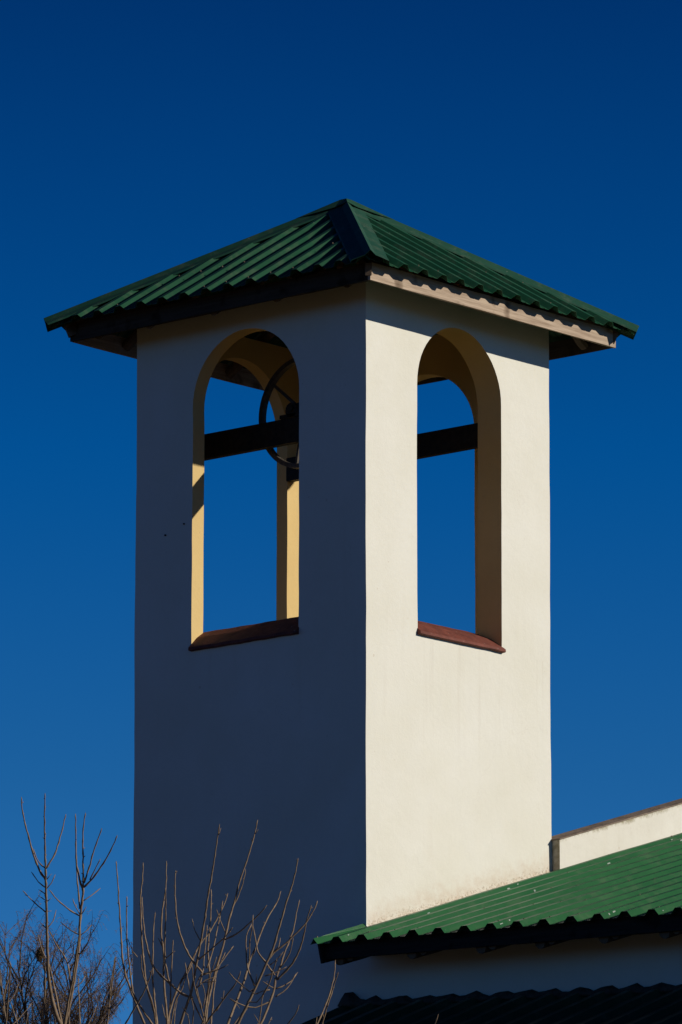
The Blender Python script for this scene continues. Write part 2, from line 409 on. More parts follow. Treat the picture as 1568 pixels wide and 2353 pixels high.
def roof_slope(parent, P, Q, A, phase, mat, seed):
    """triangle with eave P-Q and apex A, ribs run up the slope; h is along the outward normal"""
    e = (Q-P); Lw = e.length; e.normalize()
    n = e.cross(A-P).normalized()
    if n.z < 0: n = -n
    up = n.cross(e).normalized()
    if up.z < 0: up = -up
    au = (A-P).dot(e); av = (A-P).dot(up)
    pts = [(0.0, 0.0)] + prof_pts(0, Lw, phase) + [(au, None)] + [(Lw, 0.0)]
    pts = [p for p in pts if p[1] is not None]; pts.sort(key=lambda q: q[0])
    bm = bmesh.new(); cols = []
    rnd = random.Random(seed)
    sheet = {}
    for u, h in pts:
        vm = av*(u/au) if u < au else av*((Lw-u)/(Lw-au))
        sid = int((u-phase+PER/2)//(PER*4))
        if sid not in sheet: sheet[sid] = (rnd.uniform(-0.018, 0.012), rnd.uniform(0, 0.006))
        v0, lift = sheet[sid]
        v0 = min(v0, vm) if vm < 0.05 else v0
        ns = 6
        cols.append([bm.verts.new(P + e*u + up*(v0+(vm-v0)*j/ns) + n*(h+lift+0.004*noise.noise(Vector((u*2+seed, j*0.9, 0))))) for j in range(ns+1)])
    for a, b in zip(cols[:-1], cols[1:]):
        for j in range(len(a)-1):
            try: bm.faces.new((a[j], b[j], b[j+1], a[j+1]))
            except ValueError: pass
    bmesh.ops.recalc_face_normals(bm, faces=bm.faces)
    o = mk('roof_sheet', bm, mat, parent)
    md = o.modifiers.new('th', 'SOLIDIFY'); md.thickness = 0.003; md.offset = -1
    return o

# rafters and ridge structure are the roof frame mesh
bm = bmesh.new()
for c in ((EX0+0.1, EY0+0.1), (EX1-0.1, EY0+0.1), (EX0+0.1, EY1-0.1), (EX1-0.1, EY1-0.1)):
    obox(bm, (c[0], c[1], ZE-0.045), APX-Vector((0, 0, 0.16)), 0.05, 0.10)
for z, f in ((0.33, 0.3), (0.68, 0.62)):      # purlins all round
    c = [Vector((x, y, ZE)).lerp(APX, f)-Vector((0, 0, 0.05)) for x, y in ((EX0, EY0), (EX1, EY0), (EX1, EY1), (EX0, EY1))]
    for i in range(4): obox(bm, c[i], c[(i+1) % 4], 0.045, 0.05)
roof = mk('roof', bm, M_log, tower); roof['label'] = 'hipped roof of green corrugated sheets on a timber frame'

PC = {'a': Vector((EX0, EY0, ZE)), 'b': Vector((EX1, EY0, ZE)), 'c': Vector((EX1, EY1, ZE)), 'd': Vector((EX0, EY1, ZE))}
roof_slope(roof, PC['a'], PC['d'], APX, 0.108-EY0-0.06, M_roof, 1)      # -x side (left in the picture)
roof_slope(roof, PC['a'], PC['b'], APX, 0.16, M_roof, 2)           # -y side (right in the picture)
roof_slope(roof, PC['d'], PC['c'], APX, 0.14, M_roof, 3)
roof_slope(roof, PC['b'], PC['c'], APX, 0.12, M_roof, 4)

def hipcap(P, A, nl, nr, w, seed, thk=0.0022):
    """folded flashing along a hip: two flaps lying on the ribs, small roll on the ridge"""
    d = (A-P).normalized(); bm = bmesh.new(); rows = []
    sl = nl.cross(d).normalized(); sr = nr.cross(d).normalized()
    if sl.dot(sr) > 0: pass
    mid = (nl+nr).normalized()
    # make side directions point away from each other
    if sl.dot(nr) > 0: sl = -sl
    if sr.dot(nl) > 0: sr = -sr
    n = 14
    for k in range(n+1):
        t = k/n; c = P + (A-P)*(t) - d*0.02*(1-t)
        ww = w*(1.0 if k else 1.0)
        j = lambda q: 0.005*noise.noise(Vector((t*6+seed, q, 0)))
        hL, hR = nl*(0.050), nr*(0.050)
        rows.append([bm.verts.new(v) for v in (
            c + sl*ww + hL + nl*(j(1)-0.012),
            c + sl*(ww-0.012) + hL + nl*j(1),
            c + sl*ww*0.5 + hL + nl*(j(2)+0.003),
            c + sl*0.028 + hL*1.05,
            c + mid*0.083,
            c + sr*0.028 + hR*1.05,
            c + sr*ww*0.5 + hR + nr*(j(3)+0.003),
            c + sr*(ww-0.012) + hR + nr*j(4),
            c + sr*ww + hR + nr*(j(4)-0.012))])
    for a, b in zip(rows[:-1], rows[1:]):
        for q in range(8): bm.faces.new((a[q], a[q+1], b[q+1], b[q]))
    bmesh.ops.recalc_face_normals(bm, faces=bm.faces)
    o = mk('hip_cap', bm, M_cap, roof)
    md = o.modifiers.new('th', 'SOLIDIFY'); md.thickness = 0.003; md.offset = -1
    return o
def nrm(P, Q, A):
    n = (Q-P).cross(A-P).normalized()
    return n if n.z > 0 else -n
nX0 = nrm(PC['a'], PC['d'], APX); nY0 = nrm(PC['a'], PC['b'], APX); nX1 = nrm(PC['b'], PC['c'], APX); nY1 = nrm(PC['d'], PC['c'], APX)
hipcap(PC['a'], APX, nX0, nY0, 0.155, 1)
hipcap(PC['b'], APX, nY0, nX1, 0.13, 2)
hipcap(PC['c'], APX, nX1, nY1, 0.13, 3)
hipcap(PC['d'], APX, nY1, nX0, 0.13, 4)
# apex cap: little four sided hood folded over the meeting hips
bm = bmesh.new(); top = APX + Vector((0, 0, 0.088)); k_ = 0.17
top2 = [bm.verts.new(top + Vector((dx*0.035, dy*0.035, -0.006))) for dx, dy in ((-1, -1), (1, -1), (1, 1), (-1, 1))]
ring = [bm.verts.new(top + (PC[q]-APX)*(0.06 if q == 'a' else k_) + Vector((0, 0, 0.004))) for q in 'abcd']
midr = [bm.verts.new(top + ((PC['abcd'[i]]+PC['abcd'[(i+1) % 4]])/2-APX)*0.08 - Vector((0, 0, 0.012))) for i in range(4)]
bm.faces.new(top2)
for i in range(4):
    j = (i+1) % 4
    bm.faces.new((top2[i], top2[j], midr[i])); bm.faces.new((top2[i], midr[i], ring[i])); bm.faces.new((top2[j], ring[j], midr[i]))
bmesh.ops.recalc_face_normals(bm, faces=bm.faces)
o = mk('apex_cap', bm, M_cap, roof); md = o.modifiers.new('th', 'SOLIDIFY'); md.thickness = 0.004; md.offset = -1

# fascia boards
PF = 0.393; ZF = 3.722; FH = 0.145
def fascia(parent, p, q, mat, h=FH, t=0.024, seed=0, name='fascia_board'):
    bm = bmesh.new(); obox(bm, p, q, t, h, seg=24, wob=0.006, seed=seed)
    return mk(name, bm, mat, parent)
zc = ZF+FH/2
x0, x1, y0, y1 = -PF, WX+PF, -PF, W+PF
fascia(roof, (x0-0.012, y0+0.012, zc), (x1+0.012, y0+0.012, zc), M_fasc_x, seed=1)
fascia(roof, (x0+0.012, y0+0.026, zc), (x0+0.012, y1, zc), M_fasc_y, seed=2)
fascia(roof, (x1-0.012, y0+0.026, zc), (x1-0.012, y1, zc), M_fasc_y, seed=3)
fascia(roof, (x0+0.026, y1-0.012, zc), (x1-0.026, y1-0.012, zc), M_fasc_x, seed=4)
# round pole rafters, ends just behind the fascia
def pole(a, b, r, parent=roof, name='rafter', mat=M_log):
    bm = bmesh.new(); tube(bm, [Vector(a).lerp(Vector(b), k/4)+noise.noise_vector(Vector(a)*3+Vector((k, 0, 0)))*0.006 for k in range(5)], [r*(1+0.06*math.sin(k*2)) for k in range(5)], 10)
    mk(name, bm, mat, parent, smooth=False)
tanx = (APX.z-ZE)/(APX.x-EX0); tany = (APX.z-ZE)/(APX.y-EY0)
for y in (2.04, 1.33, 0.65, -0.1, 2.62):
    u = min(1.0, (y-EY0)/(APX.y-EY0)) if y < APX.y else min(1.0, (EY1-y)/(EY1-APX.y))
    L_ = (APX.x-EX0)*u*0.93
    pole((-PF+0.03, y, 3.748), (EX0+L_, y, 3.748+(L_-0.13)*tanx), 0.045)
    pole((WX+PF-0.03, y, 3.775), (EX1-L_, y, 3.775+(L_-0.13)*tanx), 0.045)
for x in (0.25, 0.9, 1.55, 2.2):
    u = (x-EX0)/(APX.x-EX0) if x < APX.x else (EX1-x)/(EX1-APX.x)
    L_ = (APX.y-EY0)*u*0.93
    pole((x, -PF+0.03, 3.785), (x, EY0+L_, 3.785+(L_-0.13)*tany), 0.045)
    pole((x, W+PF-0.03, 3.785), (x, EY1-L_, 3.785+(L_-0.13)*tany), 0.045)

# steel beams carrying the bell: channel sections
def channel(x, z0, z1, w, ya=0.18, yb=2.42, name='bell_beam'):
    bm = bmesh.new(); t = 0.012
    pr = [(x-w/2, z0), (x+w/2, z0), (x+w/2, z0+t), (x-w/2+t, z0+t), (x-w/2+t, z1-t), (x+w/2, z1-t), (x+w/2, z1), (x-w/2, z1)]
    A = [bm.verts.new((a, ya, b)) for a, b in pr]; B = [bm.verts.new((a, yb, b)) for a, b in pr]
    for i in range(8): bm.faces.new((A[i], A[(i+1) % 8], B[(i+1) % 8], B[i]))
    bm.faces.new(A[::-1]); bm.faces.new(B); bmesh.ops.recalc_face_normals(bm, faces=bm.faces)
    mk(name, bm, M_steel, tower)
channel(0.62, 2.802, 3.012, 0.06)
channel(1.765, 2.81, 3.01, 0.06, 0.27, 2.375)

# ---------------------------------------------------------------- bell with its wheel
bell = thing('church_bell', 'dark bell wheel and bell hung on steel beams inside the tower opening', 'bell', (1.17, 1.30, 3.0))
WC = Vector((0.735, 1.305, 3.085)); WR = 0.475
bm = bmesh.new(); N = 64
prof = [(-0.026, -0.024), (0.026, -0.024), (0.026, 0.024), (0.014, 0.024), (0.010, -0.008), (-0.010, -0.008), (-0.014, 0.024), (-0.026, 0.024)]
rings = []
for k in range(N):
    a = 2*math.pi*k/N
    rings.append([bm.verts.new(WC + Vector((px, (WR-0.020+pz*0.8)*math.cos(a), (WR-0.020+pz*0.8)*math.sin(a)))) for px, pz in prof])
for k in range(N):
    for j in range(8): bm.faces.new((rings[k][j], rings[k][(j+1) % 8], rings[(k+1) % N][(j+1) % 8], rings[(k+1) % N][j]))
bmesh.ops.recalc_face_normals(bm, faces=bm.faces)
wheel = mk('wheel', bm, M_wheel, bell)
for k in range(6):
    a = math.radians(160 + 60*k)
    dv = Vector((0, math.cos(a), math.sin(a)))
    bm = bmesh.new(); obox(bm, WC+dv*0.05, WC+dv*(WR-0.045), 0.022, 0.022, up=Vector((1, 0, 0))); mk('spoke', bm, M_wheel, wheel)
bm = bmesh.new(); tube(bm, [WC+Vector((-0.09, 0, 0)), WC+Vector((-0.05, 0, 0)), WC+Vector((0.05, 0, 0)), WC+Vector((0.07, 0, 0))], [0.05, 0.075, 0.075, 0.05], 16); mk('hub', bm, M_steel, wheel)
bm = bmesh.new()
box(bm, (0.83, 1.22, 3.02), (1.58, 1.39, 3.17)); box(bm, (0.98, 1.235, 3.17), (1.38, 1.375, 3.25))
tube(bm, [Vector((0.56, 1.305, 3.085)), Vector((1.83, 1.305, 3.085))], 0.028, 12)
mk('headstock', bm, M_steel, bell)
for x, z in ((0.62, 3.014), (1.765, 3.012)):
    bm = bmesh.new(); box(bm, (x-0.045, 1.18, z), (x+0.045, 1.43, z+0.03))
    tube(bm, [Vector((x-0.045, 1.305, z+0.06)), Vector((x+0.045, 1.305, z+0.06))], 0.062, 16); mk('bearing', bm, M_steel, bell)
bm = bmesh.new()
pr = [(0.0, 3.0), (0.07, 3.0), (0.10, 2.97), (0.115, 2.90), (0.125, 2.80), (0.15, 2.70), (0.19, 2.62), (0.235, 2.565), (0.235, 2.55), (0.20, 2.56), (0.13, 2.70), (0.10, 2.88), (0.0, 2.93)]
R_ = [[bm.verts.new((1.18+r*math.cos(a), 1.305+r*math.sin(a), z)) for a in [2*math.pi*k/32 for k in range(32)]] for r, z in pr[1:-1]]
t_ = bm.verts.new((1.18, 1.305, 3.0)); b_ = bm.verts.new((1.18, 1.305, 2.93))
for k in range(32):
    bm.faces.new((t_, R_[0][k], R_[0][(k+1) % 32])); bm.faces.new((b_, R_[-1][(k+1) % 32], R_[-1][k]))
    for j in range(len(R_)-1): bm.faces.new((R_[j][k], R_[j+1][k], R_[j+1][(k+1) % 32], R_[j][(k+1) % 32]))
bmesh.ops.recalc_face_normals(bm, faces=bm.faces)
bb = mk('bell_body', bm, M_bronze, bell, smooth=True)
bm = bmesh.new(); tube(bm, [Vector((1.18, 1.305, 2.93)), Vector((1.18, 1.305, 2.62)), Vector((1.18, 1.305, 2.58)), Vector((1.18, 1.305, 2.53))], [0.012, 0.014, 0.035, 0.02], 12); mk('clapper', bm, M_steel, bb)

# ---------------------------------------------------------------- church building beside the tower
SL, SAG = 0.305, 0.028
def zr(x, y): return -1.42 + SL*x + SAG*min(0.0, y)
church = thing('church_building', 'cream church side under a long green corrugated roof, dark eave board and lower lean-to roof', 'church', (3, -4, GZ))
YF = -11.0; XR = 6.5
bm = bmesh.new()
def wq(pts, mi=0): bm.faces.new([bm.verts.new(p) for p in pts]).material_index = mi
# long side wall, thin slab with real thickness, 3 mm behind the tower face
for i in range(22):
    ya, yb = -0.0006 + (YF-0.0)*i/22, -0.0006 + (YF-0.0)*(i+1)/22
    box(bm, (0.0, yb, GZ-0.2), (0.20, ya, zr(0.1, (ya+yb)/2)-0.06))
bmesh.ops.remove_doubles(bm, verts=bm.verts, dist=0.0001)
mk('wall', bm, M_plaster, church)
bm = bmesh.new()
# far gable and back wall, out of frame
box(bm, (0.003, YF-0.2, GZ-0.2), (12.5, YF, -1.6)); box(bm, (12.5, YF-0.2, GZ-0.2), (12.7, -0.02, -1.6))
mk('rear_wall', bm, M_plaster2, church)

# parapet gable wall behind the tower's far corner
PY = -0.085
bm = bmesh.new(); xs = [2.336 + (XR-2.336)*k/30 for k in range(31)]
fr = []
for k, x in enumerate(xs):
    h = 0.272 + 0.004*noise.noise(Vector((x*3, 0, 0)))
    fr.append([bm.verts.new(p) for p in ((x, PY, GZ), (x, PY+0.004*noise.noise(Vector((x*2, 5, 0))), zr(x, 0)+h), (x, 0.165, zr(x, 0)+h), (x, 0.165, GZ))])
for a, b in zip(fr[:-1], fr[1:]):
    for j in range(4): bm.faces.new((a[j], a[(j+1) % 4], b[(j+1) % 4], b[j]))
f_ = bm.faces.new(fr[0]); f_.material_index = 1; bm.faces.new(fr[-1][::-1])
bmesh.ops.recalc_face_normals(bm, faces=bm.faces)
par = mk('parapet_wall', bm, [M_plaster2, M_moss], church)
bm = bmesh.new(); fr = []
for x in [2.328 + (XR-2.328)*k/60 for k in range(61)]:
    e = 0.004*noise.noise(Vector((x*9, 1, 0))) + 0.003*noise.noise(Vector((x*30, 1, 0)))
    z = zr(x, 0)+0.274
    fr.append([bm.verts.new(p) for p in ((x, PY-0.010+e, z), (x, PY-0.010+e, z+0.010+e), (x, 0.175, z+0.014), (x, 0.175, z))])
for a, b in zip(fr[:-1], fr[1:]):
    for j in range(4): bm.faces.new((a[j], a[(j+1) % 4], b[(j+1) % 4], b[j]))
bm.faces.new(fr[0]); bm.faces.new(fr[-1][::-1]); bmesh.ops.recalc_face_normals(bm, faces=bm.faces)
mk('coping', bm, M_conc, par)

# main roof sheet: ribs run up in +x
def sheet(parent, name, xe, xt, ya, yb, zf, per, phase, mat, hgt=0.045, crest=0.055, flank=0.04, seed=0, clip=None, nseg=20):
    pts = [(yb, 0.0)] + prof_pts(yb, ya, phase, per, hgt, crest, flank) + [(ya, 0.0)]
    bm = bmesh.new(); cols = []; rnd = random.Random(seed); offs = {}
    for y, h in pts:
        sid = int((y-phase+per/2)//(per*4)); offs.setdefault(sid, (rnd.uniform(-0.012, 0.012), rnd.uniform(0, 0.005)))
        x_lo = xe + offs[sid][0]; x_hi = xt if clip is None else clip(y, xt)
        cols.append([bm.verts.new((x_lo+(x_hi-x_lo)*j/nseg, y, zf(x_lo+(x_hi-x_lo)*j/nseg, y) + h + offs[sid][1] + 0.004*noise.noise(Vector((y*1.5+seed, j*0.5, 0))))) for j in range(nseg+1)])
    for a, b in zip(cols[:-1], cols[1:]):
        for j in range(nseg): bm.faces.new((a[j], b[j], b[j+1], a[j+1]))
    bmesh.ops.recalc_face_normals(bm, faces=bm.faces)
    o = mk(name, bm, mat, parent); md = o.modifiers.new('th', 'SOLIDIFY'); md.thickness = 0.003; md.offset = -1
    return o
croof = sheet(church, 'roof', -0.6, XR, 0.055, YF-0.5, zr, 0.26, -0.208, M_roof2, seed=5,
              clip=lambda y, xt: (-0.012 if y > -0.004 else xt))
croof['label'] = 'long sunlit green corrugated roof'
# other half of the roof, out of frame
sheet(croof, 'rear_slope', 13.3, XR+0.001, -0.1, YF-0.5, lambda x, y: zr(XR, y)-SL*(x-XR), 0.26, -0.208, M_roof2, seed=6, nseg=4)
# eave board, purlin and rafter tails
bm = bmesh.new(); obox(bm, (-0.50, 0.00, zr(-0.5, 0)-0.075), (-0.50, YF-0.4, zr(-0.5, YF-0.4)-0.075), 0.025, 0.135, seg=50, wob=0.006, seed=9)
mk('fascia_board', bm, M_dark, croof)
bm = bmesh.new(); obox(bm, (-0.56, -0.005, zr(-0.5, 0)-0.10), (0.0, -0.005, zr(0.0, 0)-0.10), 0.022, 0.16)
mk('fascia_board', bm, M_dark, croof)
for y in [-0.12, -0.865, -1.564, -2.143, -2.761, -3.345] + [-3.345-0.62*k for k in range(1, 12)]:
    pole((-0.47, y, zr(-0.47, y)-0.150), (0.6, y, zr(0.6, y)-0.150), 0.05, croof)
    pole((-0.48, y-0.12, zr(-0.48, y)-0.135), (0.02, y-0.12, zr(0.02, y)-0.135), 0.04, croof)
# screws of the main roof
bm = bmesh.new(); rnd = random.Random(3)
for k in range(-1, 20):
    y = -0.208-0.26*k
    for x in (-0.52, 0.25, 1.1, 1.95, 2.8, 3.65):
        if y > -0.05 and x > -0.1: continue
        xx = x + rnd.uniform(-0.02, 0.02); z = zr(xx, y)+0.047
        if rnd.random() < 0.55: tube(bm, [Vector((xx, y, z-0.003)), Vector((xx, y, z+0.006))], 0.007, 6)
mk('roof_screws', bm, M_conc, croof)['kind'] = 'stuff'
# scuffed paint marks on the first ribs of the main roof
bm = bmesh.new(); rnd = random.Random(8)
for q in range(15):
    c_ = -0.208-0.26*rnd.choice((0, 0, 0, 1, 1, 2, 3)); x = rnd.uniform(0.05, 4.2) if q < 9 else rnd.uniform(-0.56, -0.40)
    if q >= 9: c_ = -0.208-0.26*rnd.randint(-0, 12)
    l, w = rnd.uniform(0.006, 0.022), rnd.uniform(0.004, 0.012); k0 = rnd.uniform(0.25, 0.7)
    y0 = c_-0.0275-0.04*k0; h0 = 0.045*(1-k0)
    P4 = []
    for dx, dk in ((-l, -w), (l*rnd.uniform(0.5, 1.3), -w*0.6), (l, w), (-l*0.7, w*0.8)):
        P4.append(bm.verts.new((x+dx, y0+dk*0.66-0.004, zr(x+dx, y0)+h0+dk*0.75+0.006)))
    bm.faces.new(P4)
mk('paint_scuffs', bm, M_scuff, croof)['kind'] = 'stuff'
# screws of the tower roof
bm = bmesh.new()
for k in range(11):
    y = 2.748-0.24*k
    for v in (0.06, 0.55):
        x = EX0+v
        if (y-EY0)/(APX.y-EY0) < v/(APX.x-EX0)+0.15 or (EY1-y)/(EY1-APX.y) < v/(APX.x-EX0)+0.15: continue
        p = Vector((x, y, ZE+v*tanx)) + nX0*0.047; 
        if random.random() < 0.5: tube(bm, [p-nX0*0.003, p+nX0*0.005], 0.006, 6)
for k in range(12):
    x = EX0+0.16+0.24*k
    for v in (0.06, 0.55):
        y = EY0+v
        if (x-EX0)/(APX.x-EX0) < v/(APX.y-EY0)+0.15 or (EX1-x)/(EX1-APX.x) < v/(APX.y-EY0)+0.15: continue
        p = Vector((x, y, ZE+v*tany)) + nY0*0.047; 
        if random.random() < 0.5: tube(bm, [p-nY0*0.003, p+nY0*0.005], 0.006, 6)
mk('roof_screws', bm, M_conc, roof)['kind'] = 'stuff'
# mortar / flashing fillet where roof meets the tower wall
bm = bmesh.new(); fr = []
for k in range(60):
    x = 0.0 + 2.31*k/59; e = 0.012*noise.noise(Vector((x*8, 2, 0)))
    fr.append([bm.verts.new(p) for p in ((x, 0.012, zr(x, 0)-0.02), (x, -0.030+e*0.6, zr(x, 0)+0.004), (x, 0.012, zr(x, 0)+0.040+e))])
for a, b in zip(fr[:-1], fr[1:]):
    for j in range(2): bm.faces.new((a[j], a[j+1], b[j+1], b[j]))
bmesh.ops.recalc_face_normals(bm, faces=bm.faces)
mk('mortar_fillet', bm, M_plaster, church, smooth=True)

# lean-to roof below
def zl(x, y): return -2.028 + 0.39*x + 0.050*min(0.25, y)
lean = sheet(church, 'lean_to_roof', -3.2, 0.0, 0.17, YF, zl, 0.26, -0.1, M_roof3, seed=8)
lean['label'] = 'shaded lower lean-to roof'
bm = bmesh.new(); fr = []
for k in range(140):
    y = 0.215-(11.0)*k/139
    e = 0.030*noise.noise(Vector((y*4.2, 2, 0)))+0.018*noise.noise(Vector((y*13, 3, 0))) + 0.02*math.cos(2*math.pi*(y+0.1)/0.26)
    big = 0.055*math.exp(-((y-0.13)/0.07)**2)
    fr.append([bm.verts.new(p) for p in ((0.01, y, zl(0, y)-0.03), (-0.09-e*0.8-big*0.8, y, zl(-0.09, y)+0.030), (-0.045-e*0.4-big, y, zl(0, y)+0.045+e*0.5+big*0.9), (0.01, y, zl(0, y)+0.055+e+big))])
for a, b in zip(fr[:-1], fr[1:]):
    for j in range(3): bm.faces.new((a[j], a[j+1], b[j+1], b[j]))
bm.faces.new(fr[0]); bm.faces.new(fr[-1][::-1])
bmesh.ops.recalc_face_normals(bm, faces=bm.faces)
mk('mortar_fillet', bm, M_mortar, lean, smooth=True)
bm = bmesh.new(); obox(bm, (-3.15, 0.18, zl(-3.15, 0)-0.09), (0, 0.18, zl(0, 0)-0.09), 0.03, 0.14); obox(bm, (-3.15, 0.16, zl(-3.15, 0)-0.09), (-3.15, YF, zl(-3.15, YF)-0.09), 0.03, 0.14)
mk('fascia_board', bm, M_dark, lean)
bm = bmesh.new()
bm.free()
for y in (0.1, -3.6, -7.3, -10.9):
    bm = bmesh.new(); box(bm, (-3.1, y-0.08, GZ), (-2.94, y+0.08, zl(-3.0, y)-0.1)); mk('post', bm, M_dark, lean)

# ---------------------------------------------------------------- bare young trees in front
random.seed(11)
def catmull(P, step):
    out = []
    n = len(P)
    for i in range(n-1):
        p0, p1, p2, p3 = P[max(i-1, 0)], P[i], P[i+1], P[min(i+2, n-1)]
        m = max(1, int(math.hypot(p2[0]-p1[0], p2[1]-p1[1])/step))
        for k in range(m):
            t = k/m
            out.append(tuple(0.5*((2*p1[c]) + (-p0[c]+p2[c])*t + (2*p0[c]-5*p1[c]+4*p2[c]-p3[c])*t*t + (-p0[c]+3*p1[c]-3*p2[c]+p3[c])*t**3) for c in (0, 1)))
    out.append(tuple(P[-1])); return out

def za(p): return (p[0]*0.4945, 1752+p[1]*0.4945)        # from the first close-up
def zb(p): return (287.2+p[0]*0.3297, 1809.3+p[1]*0.3297)  # from the second

def bare_tree(label, D0, fork, stems, seed, name='bare_tree', r0=1.15, grow=0.0052, group='bare young trees in front of the tower'):
    """stems: list of tip-to-base polylines in picture units; each bends in depth on its own; those that
    reach the lower edge run on to the fork, below which the trunk goes to the ground"""
    rnd = random.Random(seed); placed = []; bm = bmesh.new(); s0 = D0/FL
    fk = unp(fork[0], fork[1], D0)
    for P in stems:
        pts = catmull(P, 9.0)
        tipside = pts
        base_pt = pts[-1]; Db = None
        if base_pt[1] < 2345:
            best = 16.0
            for (q, Dq, rq) in placed:
                dd = math.hypot(q[0]-base_pt[0], q[1]-base_pt[1])
                if dd < best: best = dd; Db = Dq
        total = sum(math.hypot(a[0]-b[0], a[1]-b[1]) for a, b in zip(pts[:-1], pts[1:]))
        toroot = Db is None and base_pt[1] >= 2330
        if toroot:
            n_ext = 10; ext = []
            for k in range(1, n_ext+1):
                t = k/n_ext
                sx = base_pt[0]+(fork[0]-base_pt[0])*(t**0.8); sy = base_pt[1]+(fork[1]-base_pt[1])*t
                ext.append((sx, sy))
            pts = pts+ext; Db = D0
        if Db is None: Db = D0 + rnd.uniform(-0.2, 0.2)
        lean = rnd.uniform(-1, 1)*0.45*total/400
        n = len(pts); acc = 0; W3 = []; R3 = []
        tot2 = sum(math.hypot(a[0]-b[0], a[1]-b[1]) for a, b in zip(pts[:-1], pts[1:]))
        for i, p in enumerate(pts):
            if i: acc += math.hypot(p[0]-pts[i-1][0], p[1]-pts[i-1][1])
            t = 1-acc/tot2                        # 1 at the tip, 0 at the base
            D = Db + lean*t**1.3*(tot2/total)
            jx = rnd.uniform(-0.6, 0.6) if 0 < i < n-1 else 0
            p3 = unp(p[0]+jx, p[1], D)
            r = min(r0*(0.75+0.25*min(1, total/150)) + grow*acc, 6.2)
            if i % 3 == 1 and acc < 260: r *= 1.30     # buds
            if i == 0: r *= 0.55
            W3.append(p3); R3.append(r*s0)
            placed.append((p, D, r))
        tube(bm, W3, R3, 6)
        sp = rnd.uniform(1, 3)
        while sp < len(pts)-2 and sp*9 < 300:                       # buds and short spurs
            i = int(sp)
            if pts[i][1] < 2370:
                sd = rnd.choice((-1, 1)); ln = rnd.choice((2.0, 2.5, 3.5, 3.5, 7.0))
                q0 = W3[i]; ax = (W3[i-1]-W3[i+1]).normalized()
                q1 = q0 + (ax*0.8 + RT*sd*rnd.uniform(0.4, 0.9) + FW*rnd.uniform(-0.6, 0.6)).normalized()*ln*s0
                tube(bm, [q0, q0.lerp(q1, 0.6), q1], [0.9*s0, 0.85*s0, 0.3*s0], 4)
            sp += rnd.uniform(1.6, 4.0)
    o_loc = Vector((fk.x, fk.y, GZ))
    t = thing(name, label, 'tree', o_loc, group)
    mk('crown', bm, M_bark, t, smooth=True)
    bm = bmesh.new(); pts = []; rr = []
    for k in range(13):
        u = k/12; p = fk.lerp(o_loc, u) + noise.noise_vector(Vector((u*3, seed, 0)))*0.05*(1 if 0 < k else 0)
        pts.append(p); rr.append((6.2+u*26)*s0)
    tube(bm, pts, rr, 10); mk('trunk', bm, M_bark, t, smooth=True)
    return t

T1 = [[(210,143),(208,300),(212,490),(215,600),(218,770),(222,900),(225,980),(240,1090),(262,1170),(286,1225)],
 [(398,233),(386,330),(387,460),(388,575),(382,650),(372,740),(370,830),(355,940),(340,1040),(322,1130),(298,1225)],
 [(374,700),(368,800),(352,920),(334,1030),(318,1110),(300,1215)],
 [(100,160),(108,240),(140,370),(175,480),(212,545)],[(156,400),(178,460),(210,490)],[(307,240),(285,330),(255,425),(215,492)],
 [(146,508),(180,555),(213,582)],[(106,595),(160,650),(212,695)],[(258,520),(240,560),(218,585)],[(262,685),(248,735),(220,768)],
 [(186,742),(215,770)],[(178,800),(195,870),(222,925),(240,985),(262,1090),(290,1225)],[(240,518),(216,545)],[(180,590),(212,612)],
 [(178,617),(210,640)],[(240,630),(218,648)],[(240,690),(215,692)],
 [(352,238),(354,380),(358,480),(385,595)],[(352,410),(357,500),(365,600),(372,680)],[(474,305),(440,400),(415,490),(392,560)],
 [(546,338),(515,410),(470,485),(430,540),(390,580)],[(467,448),(440,500),(418,545)],[(468,584),(430,615),(385,645)],
 [(228,590),(270,640),(330,690),(370,712)],[(338,632),(352,670),(372,705)],[(426,755),(400,785),(372,805)],[(402,670),(380,705)],
 [(228,780),(265,850),(310,920),(325,1000),(330,1060)],[(342,845),(340,900),(315,935)],[(412,860),(385,880),(368,890)],[(400,990),(380,1020),(345,1050)],
 [(212,950),(208,1100),(200,1225)],[(365,1000),(368,1110),(372,1225)],[(280,740),(330,780),(368,800)],[(240,1130),(236,1225)],[(325,1130),(322,1225)]]
T1b = [[(538,900),(525,1010),(510,1110),(498,1225)],[(535,905),(512,1060),(508,1120)],[(610,870),(640,905)],[(560,1110),(508,1150)],
 [(448,1130),(425,1190),(400,1235)]]
T4 = [[(48,925),(40,1010),(20,1080),(10,1225)],[(52,935),(38,1100),(28,1225)],[(0,960),(12,1060),(22,1150),(28,1225)],[(87,1030),(60,1090),(20,1130)],
 [(50,1110),(65,1160),(84,1225)],[(148,1120),(90,1190),(50,1225)],[(78,1150),(80,1225)],[(130,1160),(122,1225)],[(-10,900),(0,1000),(8,1080)]]
